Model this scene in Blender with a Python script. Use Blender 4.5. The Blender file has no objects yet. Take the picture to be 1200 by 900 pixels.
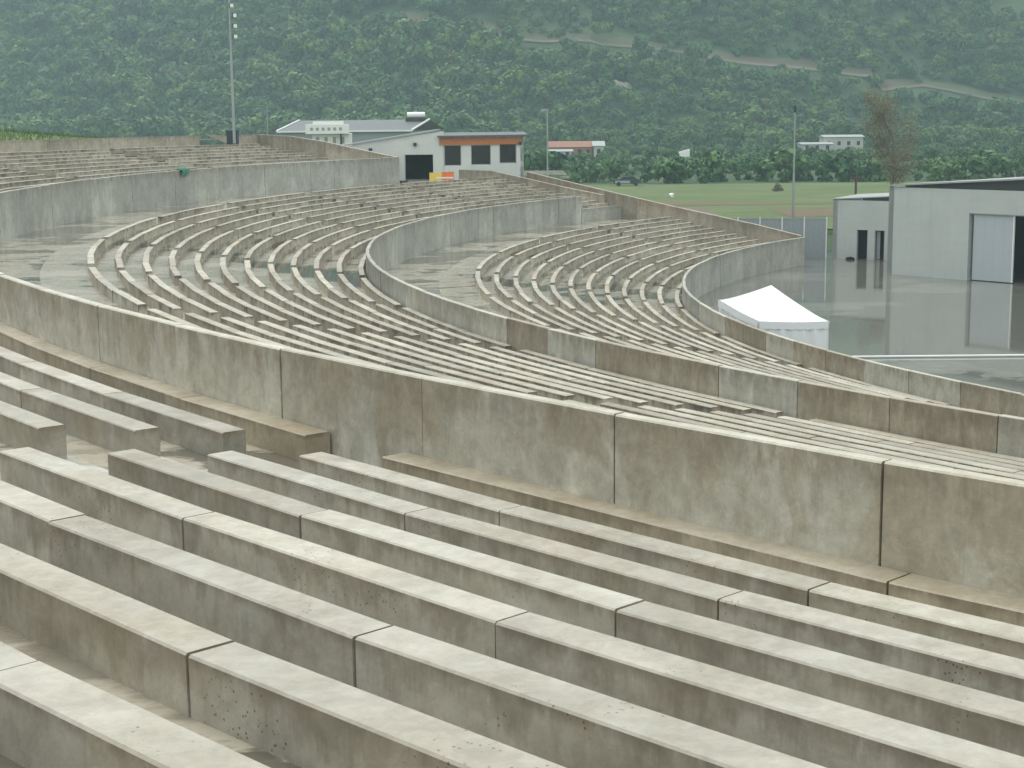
import bpy, math, random
from mathutils import Vector, Matrix, noise as mnoise
random.seed(7)
S = bpy.context.scene
C = S.collection
R = math.radians
U = 3.0                      # metres per survey unit
Z0 = 10.726                  # camera height above the stage floor
def W(z): return z * U + Z0  # survey height -> metres above the stage

# ------------------------------------------------------------------ camera
cam = bpy.data.objects.new('camera', bpy.data.cameras.new('camera')); C.objects.link(cam)
p_, r_ = 0.1673, -0.0095
f_ = Vector((0, math.cos(p_), -math.sin(p_))); u_ = Vector((0, math.sin(p_), math.cos(p_))); x_ = Vector((1, 0, 0))
cx_ = x_ * math.cos(r_) + u_ * math.sin(r_); cu_ = -x_ * math.sin(r_) + u_ * math.cos(r_)
M = Matrix((( cx_.x, cu_.x, -f_.x, -23.197 * U), (cx_.y, cu_.y, -f_.y, -25.808 * U), (cx_.z, cu_.z, -f_.z, Z0), (0, 0, 0, 1)))
cam.matrix_world = M
cam.data.sensor_width = 36; cam.data.lens = 36 * 1850.6 / 1200
cam.data.clip_start = 0.1; cam.data.clip_end = 5000
S.camera = cam

# ------------------------------------------------------------------ world and sun (overcast)
w = bpy.data.worlds.new("World"); S.world = w; w.use_nodes = True
nt = w.node_tree; nt.nodes.clear()
SUN_EL, SUN_AZ = R(60), R(-25)
sky = nt.nodes.new('ShaderNodeTexSky'); sky.sky_type = 'NISHITA'; sky.sun_disc = False
sky.sun_elevation = SUN_EL; sky.sun_rotation = SUN_AZ; sky.dust_density = 4; sky.air_density = 1.2
tc = nt.nodes.new('ShaderNodeTexCoord'); sep = nt.nodes.new('ShaderNodeSeparateXYZ'); nt.links.new(tc.outputs['Generated'], sep.inputs[0])
ramp = nt.nodes.new('ShaderNodeMapRange'); ramp.inputs[1].default_value = 0; ramp.inputs[2].default_value = 1
ramp.inputs[3].default_value = 0.60; ramp.inputs[4].default_value = 1.0
nt.links.new(sep.outputs['Z'], ramp.inputs[0])
cn = nt.nodes.new('ShaderNodeTexNoise'); cn.inputs['Scale'].default_value = 2.2; cn.inputs['Detail'].default_value = 5
nt.links.new(tc.outputs['Generated'], cn.inputs['Vector'])
cm = nt.nodes.new('ShaderNodeMapRange'); cm.inputs[1].default_value = .3; cm.inputs[2].default_value = .7; cm.inputs[3].default_value = .85; cm.inputs[4].default_value = 1.15
nt.links.new(cn.outputs['Fac'], cm.inputs[0])
mu = nt.nodes.new('ShaderNodeMath'); mu.operation = 'MULTIPLY'; nt.links.new(ramp.outputs[0], mu.inputs[0]); nt.links.new(cm.outputs[0], mu.inputs[1])
cloud = nt.nodes.new('ShaderNodeMix'); cloud.data_type = 'RGBA'; cloud.blend_type = 'MULTIPLY'; cloud.inputs[0].default_value = 1
cloud.inputs[6].default_value = (11.3, 11.4, 10.9, 1); nt.links.new(mu.outputs[0], cloud.inputs[7])
mx = nt.nodes.new('ShaderNodeMix'); mx.data_type = 'RGBA'; mx.inputs[0].default_value = .85
nt.links.new(sky.outputs[0], mx.inputs[6]); nt.links.new(cloud.outputs[2], mx.inputs[7])
bg = nt.nodes.new('ShaderNodeBackground'); bg.inputs[1].default_value = 0.12; nt.links.new(mx.outputs[2], bg.inputs[0])
wo = nt.nodes.new('ShaderNodeOutputWorld'); nt.links.new(bg.outputs[0], wo.inputs[0])
sl = bpy.data.lights.new('sun', 'SUN'); sl.energy = 0.95; sl.angle = R(24); sl.color = (1, .98, .95)
so = bpy.data.objects.new('sun', sl); C.objects.link(so)
sd = Vector((math.sin(SUN_AZ) * math.cos(SUN_EL), math.cos(SUN_AZ) * math.cos(SUN_EL), math.sin(SUN_EL)))
so.rotation_euler = sd.to_track_quat('Z', 'Y').to_euler()
S.view_settings.view_transform = 'Standard'; S.view_settings.look = 'None'; S.view_settings.exposure = 0.44; S.view_settings.gamma = 1
S.render.engine = 'CYCLES'; S.cycles.volume_bounces = 1

# ------------------------------------------------------------------ object helpers
WL = {}
def tag(o, label=None, cat=None, group=None, kind=None):
    if label: o['label'] = label
    if cat: o['category'] = cat
    if group: o['group'] = group
    if kind: o['kind'] = kind
    return o
def empty(name, loc, label=None, cat=None, group=None):
    o = bpy.data.objects.new(name, None); C.objects.link(o); o.location = loc; o.empty_display_size = .3
    WL[o] = Vector(loc); return tag(o, label, cat, group)
def build(name, vs, fs, mat, parent=None, uv=None, smooth=False, kind=None):
    """world-space verts -> one mesh object"""
    if parent is not None: o0 = WL[parent]
    else:
        xs = [v[0] for v in vs]; ys = [v[1] for v in vs]; zs = [v[2] for v in vs]
        o0 = Vector(((min(xs) + max(xs)) / 2, (min(ys) + max(ys)) / 2, min(zs)))
    me = bpy.data.meshes.new(name)
    me.from_pydata([tuple(Vector(v) - o0) for v in vs], [], fs); me.materials.append(mat)
    if uv:
        l = me.uv_layers.new(name='UVMap')
        for i, lp in enumerate(me.loops): l.data[i].uv = uv[lp.vertex_index]
    if smooth:
        for pl in me.polygons: pl.use_smooth = True
    me.validate(); me.update()
    o = bpy.data.objects.new(name, me); C.objects.link(o)
    if parent is not None: o.parent = parent
    else: o.location = o0
    WL[o] = Vector(o0)
    if kind: o['kind'] = kind
    return o
class MB:
    def __init__(s): s.v = []; s.f = []; s.uv = []
    def add(s, v, f, uv=None):
        n = len(s.v); s.v += [tuple(a) for a in v]; s.f += [[i + n for i in q] for q in f]
        s.uv += uv if uv else [(0, .5)] * len(v); return s
    def box(s, x0, y0, z0, x1, y1, z1, T=None):
        v = [Vector((x, y, z)) for z in (z0, z1) for x, y in ((x0, y0), (x1, y0), (x1, y1), (x0, y1))]
        if T: v = [T @ a for a in v]
        return s.add(v, [(3, 2, 1, 0), (4, 5, 6, 7), (0, 1, 5, 4), (1, 2, 6, 5), (2, 3, 7, 6), (3, 0, 4, 7)],
                     [(x0 if i in (0, 3, 4, 7) else x1, 0 if i < 4 else 1) for i in range(8)])
    def tube(s, a, b, ra, rb, n=8, cap=True):
        a = Vector(a); b = Vector(b); d = (b - a).normalized(); e = d.orthogonal().normalized(); g = d.cross(e)
        v = [a + (e * math.cos(t) + g * math.sin(t)) * ra for t in [2 * math.pi * i / n for i in range(n)]]
        v += [b + (e * math.cos(t) + g * math.sin(t)) * rb for t in [2 * math.pi * i / n for i in range(n)]]
        f = [(i, (i + 1) % n, n + (i + 1) % n, n + i) for i in range(n)]
        if cap: f += [tuple(reversed(range(n))), tuple(range(n, 2 * n))]
        return s.add(v, f)
    def build(s, name, mat, parent=None, **k): return build(name, s.v, s.f, mat, parent, uv=s.uv, **k)
def pol(az, r, z):
    a = R(az); return (r * math.cos(a), r * math.sin(a), z)
def arc_prism(prof, a0, a1, n=1, mb=None, vz=None):
    """extrude an (r,z) profile, metres, from azimuth a0 to a1 about the theatre axis"""
    mb = mb or MB(); m = len(prof); zs = [q[1] for q in prof]; z0, z1 = vz or (min(zs), max(zs)); v = []; uv = []
    for i in range(n + 1):
        a = a0 + (a1 - a0) * i / n
        for (r, z) in prof: v.append(pol(a, r, z)); uv.append((R(a) * prof[0][0], (z - z0) / (z1 - z0 + 1e-6)))
    f = [tuple(range(m)), tuple(n * m + j for j in reversed(range(m)))]
    for i in range(n):
        for j in range(m): k = (j + 1) % m; f.append((i * m + j, (i + 1) * m + j, (i + 1) * m + k, i * m + k))
    return mb.add(v, f, uv)
ORD = ['first', 'second', 'third', 'fourth', 'fifth', 'sixth', 'seventh', 'eighth', 'ninth', 'tenth', 'eleventh', 'twelfth']

# ------------------------------------------------------------------ materials
def newmat(name):
    m = bpy.data.materials.new(name); m.use_nodes = True; t = m.node_tree; t.nodes.clear()
    o = t.nodes.new('ShaderNodeOutputMaterial'); b = t.nodes.new('ShaderNodeBsdfPrincipled'); t.links.new(b.outputs[0], o.inputs[0])
    return m, t, b
class N:
    def __init__(s, t): s.t = t
    def n(s, ty, **k):
        x = s.t.nodes.new(ty)
        for a, b in k.items(): setattr(x, a, b)
        return x
    def L(s, a, b): s.t.links.new(a, b)
    def pos(s, sc=(1, 1, 1)):
        g = s.n('ShaderNodeNewGeometry'); m = s.n('ShaderNodeVectorMath', operation='MULTIPLY'); s.L(g.outputs['Position'], m.inputs[0]); m.inputs[1].default_value = sc
        return m.outputs[0]
    def noise(s, vec, scale, detail=4, rough=.55, dist=0):
        x = s.n('ShaderNodeTexNoise'); s.L(vec, x.inputs['Vector']); x.inputs['Scale'].default_value = scale; x.inputs['Detail'].default_value = detail
        x.inputs['Roughness'].default_value = rough; x.inputs['Distortion'].default_value = dist; return x.outputs['Fac']
    def rng(s, v, a, b, c=0., d=1., smooth=True):
        x = s.n('ShaderNodeMapRange', interpolation_type='SMOOTHSTEP' if smooth else 'LINEAR'); s.L(v, x.inputs[0])
        for i, q in enumerate((a, b, c, d)): x.inputs[i + 1].default_value = q
        return x.outputs[0]
    def math(s, op, a, b=None):
        x = s.n('ShaderNodeMath', operation=op)
        for i, q in enumerate((a, b)):
            if q is None: continue
            if isinstance(q, (int, float)): x.inputs[i].default_value = q
            else: s.L(q, x.inputs[i])
        return x.outputs[0]
    def mix(s, fac, a, b, mode='MIX'):
        x = s.n('ShaderNodeMix', data_type='RGBA', blend_type=mode)
        for i, q in ((0, fac), (6, a), (7, b)):
            if isinstance(q, (int, float)): x.inputs[i].default_value = q
            elif isinstance(q, tuple): x.inputs[i].default_value = (*q, 1)
            else: s.L(q, x.inputs[i])
        return x.outputs[2]
    def bump(s, h, strength, dist, bsdf):
        x = s.n('ShaderNodeBump'); x.inputs['Strength'].default_value = strength; x.inputs['Distance'].default_value = dist
        s.L(h, x.inputs['Height']); s.L(x.outputs[0], bsdf.inputs['Normal'])

def concrete(name, light, dark, brown, streak=.6, vary=.35, fresh=.3, pits=False, wet=.25, top_brown=.3, sz=.10, brk=.35, two=0, ss=2.1, dkf=.42, mott=0):
    m, t, b = newmat(name); n = N(t)
    oi = n.n('ShaderNodeObjectInfo'); rnd = oi.outputs['Random']
    P = n.pos(); g = n.n('ShaderNodeNewGeometry'); sn = n.n('ShaderNodeSeparateXYZ'); n.L(g.outputs['Normal'], sn.inputs[0])
    side = n.rng(sn.outputs['Z'], .75, .4)
    uvn = n.n('ShaderNodeUVMap'); su = n.n('ShaderNodeSeparateXYZ'); n.L(uvn.outputs[0], su.inputs[0]); v = su.outputs['Y']
    big = n.noise(P, .9, 6, .6, .4); col = n.mix(n.rng(big, .35, .65), light, dark)
    br = n.noise(n.pos((1, 1, 1)), .45, 5, .65, .8)
    col = n.mix(n.math('MULTIPLY', n.rng(br, .48, .70), top_brown + brk), col, brown)
    # run-off streaks on vertical faces, starting below the top edge
    st = n.noise(n.pos((1, 1, sz)), ss, 6, .7, .15)
    sm = n.math('ADD', st, n.math('MULTIPLY', n.math('SUBTRACT', v, .55), .28))
    sm = n.math('MULTIPLY', n.rng(sm, .50, .66), n.math('MULTIPLY', side, streak))
    dk = tuple(c * dkf for c in brown)
    col = n.mix(sm, col, dk)
    st2 = n.noise(n.pos((1, 1, .03)), 7.5, 3, .6)
    col = n.mix(n.math('MULTIPLY', n.rng(st2, .55, .72), n.math('MULTIPLY', side, streak * .5)), col, dk)
    # pale bloom
    bl = n.noise(n.pos((1, 1, .5)), .75, 7, .62, .6)
    bl = n.math('ADD', bl, n.math('MULTIPLY', n.math('SUBTRACT', .5, v), .22))
    col = n.mix(n.math('MULTIPLY', n.rng(bl, .53, .68), fresh), col, tuple(min(1, c * 1.45 + .03) for c in light))
    # each cast piece has its own tone
    col = n.mix(1., col, n.mix(rnd, tuple(1 - vary * k for k in (1, 1.02, 1.1)), (1.12, 1.12, 1.1)), 'MULTIPLY')
    r2 = n.math('FRACT', n.math('MULTIPLY', rnd, 37.17))
    col = n.mix(n.math('MULTIPLY', n.rng(r2, .62, .95), vary * .9), col, brown)
    if mott:
        m1 = n.noise(n.pos((1, 1, .8)), 1.15, 8, .66, .9); m1 = n.math('ADD', m1, n.math('MULTIPLY', n.math('SUBTRACT', v, .5), .20))
        m1 = n.math('ADD', m1, n.math('MULTIPLY', n.math('SUBTRACT', n.math('FRACT', n.math('MULTIPLY', rnd, 53.3)), .5), .12))
        col = n.mix(n.math('MULTIPLY', n.rng(m1, .53, .66), n.math('MULTIPLY', n.math('ADD', n.math('MULTIPLY', side, .75), .25), mott)), col, brown)
        m2 = n.noise(n.pos((1, 1, .9)), .8, 7, .6, 1.2); col = n.mix(n.math('MULTIPLY', n.rng(m2, .56, .66), mott * .5), col, (.44, .45, .43))
    if two:
        r3 = n.math('FRACT', n.math('MULTIPLY', rnd, 91.7))
        col = n.mix(n.math('MULTIPLY', n.rng(r3, .52, .60), two), col, n.mix(n.rng(big, .3, .7), tuple(c * .82 for c in brown), tuple(c * 1.15 for c in brown)))
        col = n.mix(n.math('MULTIPLY', n.rng(r3, .30, .22), two * .55), col, tuple(c * 1.12 for c in light))
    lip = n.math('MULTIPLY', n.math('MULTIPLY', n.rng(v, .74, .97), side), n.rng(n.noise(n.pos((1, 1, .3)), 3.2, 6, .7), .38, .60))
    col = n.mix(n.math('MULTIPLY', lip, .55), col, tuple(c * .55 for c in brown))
    md = n.noise(P, 5.5, 7, .72, .4); col = n.mix(1., col, n.mix(n.rng(md, .3, .7), (.84, .83, .81), (1.10, 1.10, 1.10)), 'MULTIPLY')
    sp = n.rng(n.noise(P, 55, 3, .6), .66, .74); col = n.mix(n.math('MULTIPLY', sp, .35), col, (.08, .075, .06))
    gr = n.noise(P, 28, 5, .7); col = n.mix(1., col, n.mix(gr, (.86, .86, .86), (1.1, 1.1, 1.1)), 'MULTIPLY')
    h = gr
    if pits:
        vo = n.n('ShaderNodeTexVoronoi'); n.L(P, vo.inputs['Vector']); vo.inputs['Scale'].default_value = 22
        pm = n.math('MULTIPLY', n.rng(vo.outputs['Distance'], .22, .10), n.rng(n.noise(P, 1.3, 3), .56, .62))
        col = n.mix(n.math('MULTIPLY', pm, .75), col, (.03, .03, .028)); h = n.math('SUBTRACT', h, pm)
    n.L(col, b.inputs['Base Color'])
    wn = n.noise(P, .8, 4, .6, .5)
    n.L(n.rng(wn, .4, .65, .62 - wet, .78), b.inputs['Roughness'])
    b.inputs['Specular IOR Level'].default_value = .5
    hb = n.math('ADD', n.math('MULTIPLY', n.noise(P, 3.5, 4), .8), n.math('MULTIPLY', h, .3))
    n.bump(hb, .35, .02, b)
    return m
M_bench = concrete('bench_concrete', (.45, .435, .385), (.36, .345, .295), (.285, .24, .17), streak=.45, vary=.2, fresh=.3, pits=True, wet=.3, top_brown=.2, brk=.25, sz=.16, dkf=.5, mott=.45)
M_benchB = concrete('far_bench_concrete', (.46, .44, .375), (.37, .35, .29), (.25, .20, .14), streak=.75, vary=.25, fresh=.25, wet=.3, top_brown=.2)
M_wall = concrete('parapet_concrete', (.54, .53, .465), (.46, .445, .375), (.33, .28, .20), streak=.34, vary=.16, fresh=.8, wet=.2, sz=.4, top_brown=.0, brk=.3, ss=1.5, dkf=.62, mott=.55)
M_walllight = concrete('pale_parapet_concrete', (.47, .47, .42), (.41, .40, .345), (.33, .28, .20), streak=.22, vary=.1, fresh=.5, wet=.2, top_brown=.0, brk=.2)
M_walltan = concrete('tan_parapet_concrete', (.385, .35, .28), (.33, .295, .23), (.27, .225, .16), streak=.4, vary=.2, fresh=.35, wet=.2, top_brown=.1, sz=.2, dkf=.6)
M_wallfar = concrete('distant_parapet_concrete', (.40, .41, .375), (.34, .345, .31), (.27, .25, .21), streak=.2, vary=.14, fresh=.35, wet=.2, top_brown=.0, brk=.15)
M_side = concrete('flank_concrete', (.44, .41, .345), (.34, .31, .25), (.31, .24, .165), streak=.35, vary=.25, fresh=.3, top_brown=.1)
M_brown = concrete('stained_bench_concrete', (.40, .36, .285), (.34, .30, .225), (.29, .235, .155), streak=.4, vary=.1, fresh=.15, wet=.3)
M_floor0 = concrete('terrace_concrete', (.235, .21, .165), (.17, .15, .115), (.16, .115, .075), streak=.3, vary=0, fresh=.15, wet=.4)

def wetfloor(name, c1, c2, puddle=.5, lo=.03, hi=.35, sc=.16, st=(1, 1, 1), rim_glint=.5, dk=.6, bmp=.14):
    m, t, b = newmat(name); n = N(t); P = n.pos(st)
    big = n.noise(P, sc, 7, .68, .5); fine = n.noise(P, 3, 6, .7); med = n.noise(P, .9, 5, .65, .3)
    e = n.math('ADD', big, n.math('MULTIPLY', n.math('SUBTRACT', med, .5), .16))
    pud = n.rng(e, puddle, puddle + .03)
    col = n.mix(n.noise(P, .5, 6, .65, .3), c1, c2)
    edge = n.math('MULTIPLY', n.rng(e, puddle - .07, puddle - .01), n.rng(e, puddle + .035, puddle + .005))
    col = n.mix(n.math('MULTIPLY', edge, rim_glint), col, tuple(min(1, c * 1.7 + .05) for c in c1))  # pale puddle rims: bright sky reflection painted into the colour
    col = n.mix(n.math('MULTIPLY', pud, dk), col, tuple(c * .30 for c in c1))
    col = n.mix(1., col, n.mix(fine, (.78, .78, .78), (1.22, 1.22, 1.22)), 'MULTIPLY')
    n.L(col, b.inputs['Base Color'])
    n.L(n.math('ADD', n.rng(e, puddle - .12, puddle + .03, hi, lo), n.math('MULTIPLY', fine, .06)), b.inputs['Roughness'])
    b.inputs['Specular IOR Level'].default_value = .6
    n.bump(n.math('MULTIPLY', n.noise(P, 2.2, 3), n.math('SUBTRACT', 1.04, pud)), bmp, .03, b)
    return m
M_stage = wetfloor('wet_stage_concrete', (.22, .222, .20), (.16, .162, .14), .44, .015, .15, .08, (.6, 1.3, 1), .1, .35, .07)
M_walk = wetfloor('wet_walkway_concrete', (.27, .25, .195), (.19, .17, .13), .475, .0, .22, .16, (.7, 1.2, 1), .9, .7, .25)
M_floor = wetfloor('wet_terrace_concrete', (.275, .255, .20), (.195, .175, .135), .53, .0, .30, .16, (.7, 1.2, 1), .8, .65, .22)

def plain(name, c, rough=.6, spec=.5, metal=0, var=.12, sc=4, bump=0):
    m, t, b = newmat(name); n = N(t); P = n.pos()
    f = n.noise(P, sc, 5, .6)
    n.L(n.mix(f, tuple(x * (1 - var) for x in c), tuple(min(1, x * (1 + var)) for x in c)), b.inputs['Base Color'])
    b.inputs['Roughness'].default_value = rough; b.inputs['Specular IOR Level'].default_value = spec; b.inputs['Metallic'].default_value = metal
    if bump: n.bump(f, bump, .02, b)
    return m
def render_wall(name, c, streak=.25):
    m, t, b = newmat(name); n = N(t)
    col = n.mix(n.noise(n.pos(), .5, 5), tuple(x * .86 for x in c), tuple(x * 1.1 for x in c))
    col = n.mix(n.math('MULTIPLY', n.rng(n.noise(n.pos((1, 1, .04)), 3, 5, .7), .5, .7), streak), col, tuple(x * .62 for x in c))
    col = n.mix(1., col, n.mix(n.noise(n.pos((1, 1, 6)), .6, 3), (.92, .92, .92), (1.06, 1.06, 1.06)), 'MULTIPLY')
    n.L(col, b.inputs['Base Color']); b.inputs['Roughness'].default_value = .75; return m
M_barn = render_wall('grey_render', (.46, .495, .475)); M_white = render_wall('pale_render', (.62, .66, .63), .15)
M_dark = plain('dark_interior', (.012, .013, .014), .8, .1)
M_door = plain('blue_grey_steel', (.40, .45, .475), .45, var=.05)
M_roof = plain('grey_roof_sheet', (.085, .10, .11), .55); M_roofD = plain('dark_fascia', (.03, .035, .035), .6)
M_steel = plain('galvanised_steel', (.33, .36, .36), .45, metal=.5, var=.1); M_orange = plain('varnished_beam', (.42, .155, .05), .6, sc=2)
M_glass = plain('dark_glass', (.015, .02, .022), .12, .6)
M_frame = plain('frame_grey', (.30, .33, .32), .5); M_fencep = plain('hoarding_sheet', (.26, .295, .32), .5, var=.12)
M_tent = plain('white_canvas', (.72, .76, .78), .65, var=.02, sc=1.2, bump=.05); M_tentleg = plain('white_tube', (.7, .7, .7), .4)
M_navy = plain('navy_plastic', (.02, .035, .06), .45); M_green = plain('green_net', (.03, .17, .11), .8, var=.3)
M_or2 = plain('orange_plastic', (.75, .17, .03), .5); M_yel = plain('yellow_plastic', (.72, .55, .10), .5)
M_whitep = plain('white_paint', (.78, .80, .78), .4, var=.03); M_tile = plain('clay_tile', (.27, .13, .085), .8, var=.3, sc=2)
M_bark = plain('bark', (.10, .065, .045), .9, var=.3); M_car = plain('dark_car_paint', (.03, .05, .05), .25); M_rock = plain('pale_rock', (.28, .27, .24), .9, var=.3, sc=.5, bump=.5)
M_lime = plain('lime_washed_wall', (.42, .42, .39), .8, var=.15, sc=.8)
M_rubber = plain('rubber', (.02, .02, .02), .8)

def leafmat(name, ramp_cols, hue=.5):
    m, t, b = newmat(name); n = N(t); oi = n.n('ShaderNodeObjectInfo')
    cr = n.n('ShaderNodeValToRGB'); e = cr.color_ramp.elements
    while len(e) < len(ramp_cols): e.new(.5)
    for i, c in enumerate(ramp_cols): e[i].position = i / (len(ramp_cols) - 1); e[i].color = (*c, 1)
    P = n.pos()
    f = n.math('ADD', n.math('MULTIPLY', oi.outputs['Random'], .55), n.math('MULTIPLY', n.rng(n.noise(P, .035, 4), .3, .7, smooth=False), .5))
    n.L(f, cr.inputs[0]); g = n.n('ShaderNodeNewGeometry')
    col = n.mix(1., cr.outputs[0], n.mix(g.outputs['Random Per Island'], (.6, .6, .6), (1.35, 1.35, 1.3)), 'MULTIPLY')
    n.L(col, b.inputs['Base Color']); b.inputs['Roughness'].default_value = .6; b.inputs['Specular IOR Level'].default_value = .25
    return m
M_leaf = leafmat('hill_leaves', [(.014, .050, .018), (.045, .125, .022), (.022, .080, .020), (.095, .18, .028), (.080, .10, .045)])
M_shrub = leafmat('shrub_leaves', [(.014, .052, .016), (.030, .10, .022), (.048, .13, .028), (.09, .165, .045)])
M_red = leafmat('reddish_leaves', [(.10, .105, .05), (.13, .11, .06), (.07, .11, .045)])
def ground_mat():
    m, t, b = newmat('hillside_ground'); n = N(t); P = n.pos()
    a = n.noise(P, .03, 7, .62); c = n.mix(n.rng(a, .35, .65), (.020, .055, .016), (.045, .085, .026))
    d = n.noise(P, .012, 6, .7); c = n.mix(n.rng(d, .62, .74), c, (.10, .095, .06))
    c = n.mix(1., c, n.mix(n.noise(P, .5, 6, .7), (.65, .65, .65), (1.35, 1.35, 1.35)), 'MULTIPLY')
    n.L(c, b.inputs['Base Color']); b.inputs['Roughness'].default_value = .95
    n.bump(n.noise(P, .25, 8, .7), .8, 1.0, b); return m
M_ground = ground_mat()
def grass_mat(name, a, b_, c3):
    m, t, b = newmat(name); n = N(t); P = n.pos((1, 2.2, 1))
    c = n.mix(n.rng(n.noise(P, .05, 6, .65, .5), .38, .62), a, b_); c = n.mix(n.rng(n.noise(P, .11, 5, .7), .6, .72), c, c3)
    c = n.mix(1., c, n.mix(n.noise(P, 1.5, 6, .7), (.7, .7, .7), (1.3, 1.3, 1.3)), 'MULTIPLY')
    n.L(c, b.inputs['Base Color']); b.inputs['Roughness'].default_value = .95; return m
M_grass = grass_mat('meadow_grass', (.065, .11, .028), (.10, .135, .042), (.12, .11, .05))
M_tuft = grass_mat('bank_grass', (.075, .13, .03), (.12, .17, .05), (.13, .14, .06))
M_dirt = grass_mat('bare_red_soil', (.14, .085, .055), (.085, .11, .035), (.08, .13, .03))
M_track = grass_mat('track_dirt', (.14, .125, .09), (.11, .10, .07), (.07, .085, .045))
M_bank = grass_mat('earth_bank', (.085, .07, .045), (.05, .075, .03), (.10, .085, .055))

# ------------------------------------------------------------------ theatre geometry (survey units)
SIDE = 143.1; NEAR = 244.0
# tier: inner wall radius edge, top, inner foot, outer radius of wall ; rows
T3 = dict(ri=20.22, ro=20.275, top=-2.905, foot=-3.575, name='lowest')
T2 = dict(ri=25.405, ro=25.46, top=-1.944, foot=-2.614, name='middle')
T1 = dict(ri=30.655, ro=30.71, top=-1.0, foot=-1.684, name='highest')
ROWS = {'C': dict(r0=20.40, dr=.3075, z0=-3.157, dz=.0602, w=.078, h=.112),
        'B': dict(r0=25.585, dr=.3195, z0=-2.185, dz=.0553, w=.078, h=.112),
        'A': dict(r0=30.838, dr=.3845, z0=-1.313, dz=.0605, w=.106, h=.12)}
HW = 1  # row count helper
def terrace(key, rin, rout, zend, a0, a1, name):
    q = ROWS[key]; prof = []; r = rin; 
    prof.append((rin, q['z0'] - q['h'] - .5)); prof.append((rin, q['z0'] - q['h']))
    for k in range(1, 12):
        rk = q['r0'] + k * q['dr'] - q['w'] - .004
        prof.append((rk, q['z0'] - q['h'] + (k - 1) * q['dz'])); prof.append((rk, q['z0'] - q['h'] + k * q['dz']))
    prof.append((rout, q['z0'] - q['h'] + 11 * q['dz'])); prof.append((rout, q['z0'] - q['h'] - .5))
    prof = [(a * U, W(z)) for a, z in prof]
    mb = arc_prism(prof, a0, a1, int((a1 - a0) * 1.2)); return mb.build(name, M_floor, kind='structure')
terrace('C', T3['ro'], 24.35, 0, SIDE, NEAR, 'lower_terrace')
terrace('B', T2['ro'], 29.62, 0, SIDE, NEAR, 'middle_terrace')
terrace('A', T1['ro'], 35.46, 0, 148.3, NEAR, 'upper_terrace')
def walkway(r0, r1, z, a0, a1, name):
    arc_prism([(r0 * U, W(z) - 1.2), (r0 * U, W(z)), (r1 * U, W(z)), (r1 * U, W(z) - 1.2)], a0, a1, int((a1 - a0) * 1.2)).build(name, M_walk, kind='structure')
walkway(24.3505, 25.4, ROWS['C']['z0'] - .112 + 11 * .0602 + .0015, SIDE, NEAR, 'lower_walkway')
walkway(29.6205, 30.66, ROWS['B']['z0'] - .112 + 11 * .0553 + .0015, 140.2, NEAR, 'upper_walkway')

# parapet walls, one cast panel every two degrees
LIGHT2 = ((202.1, 204.1), (206.1, 208.1), (212.1, 214.1), (218.1, 221), (224, 226)); LIGHT3 = ((183, 188.3), (193.1, 195.6), (200.6, 205.5), (211, 213))
def wall_tone(t, a):
    if t is T1: return M_wall if a > 205 else M_wallfar
    L_, far = (LIGHT2, 196) if t is T2 else (LIGHT3, 182)
    if a < far: return M_wallfar
    return M_walllight if any(p < a < q for p, q in L_) or a < far + 6 else M_walltan
def parapet(tier, a0, a1, phase, step, zbot_out, label):
    t = tier; e = empty('parapet_wall', pol((a0 + a1) / 2, t['ri'] * U, W(t['foot'])), label, 'wall')
    edges = [a0]; a = math.ceil((a0 - phase) / step) * step + phase
    if a - a0 < .4: a += step
    while a < a1: edges.append(a); a += step
    edges.append(a1)
    z0 = W(min(t['foot'], zbot_out)) - .3; z1 = W(t['top'])
    for i in range(len(edges) - 1):
        g = .012 / (t['ri'] * U) * 57.3; dz = random.uniform(-.012, .012); dr = random.uniform(-.012, .012)
        ri, ro = t['ri'] * U + dr, t['ro'] * U + dr; c = .018
        prof = [(ri, z0), (ri, z1 + dz - c), (ri + c, z1 + dz), (ro - c, z1 + dz), (ro, z1 + dz - c), (ro, z0)]
        vz = (min(W(t['foot']), W(zbot_out)), z1)
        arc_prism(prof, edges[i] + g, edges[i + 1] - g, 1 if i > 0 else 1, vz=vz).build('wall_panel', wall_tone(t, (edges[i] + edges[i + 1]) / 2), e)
    arc_prism([(t['ri'] * U + .05, z0), (t['ri'] * U + .05, z1 - .04), (t['ro'] * U - .05, z1 - .04), (t['ro'] * U - .05, z0)], a0 + .03, a1 - .03, 80).build('joint_core', M_dark, e)
parapet(T3, 142.9, 240, .6, 2.5, -3.277, 'lowest curved concrete parapet wall beside the wet stage and the white tent')
parapet(T2, 147.5, 241, .1, 2, -2.305, 'middle curved concrete parapet wall between the lower and middle seating tiers')
parapet(T1, 148.35, 242, -.07, 2, -1.433, 'tallest stained concrete parapet wall directly below the foreground benches')

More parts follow.
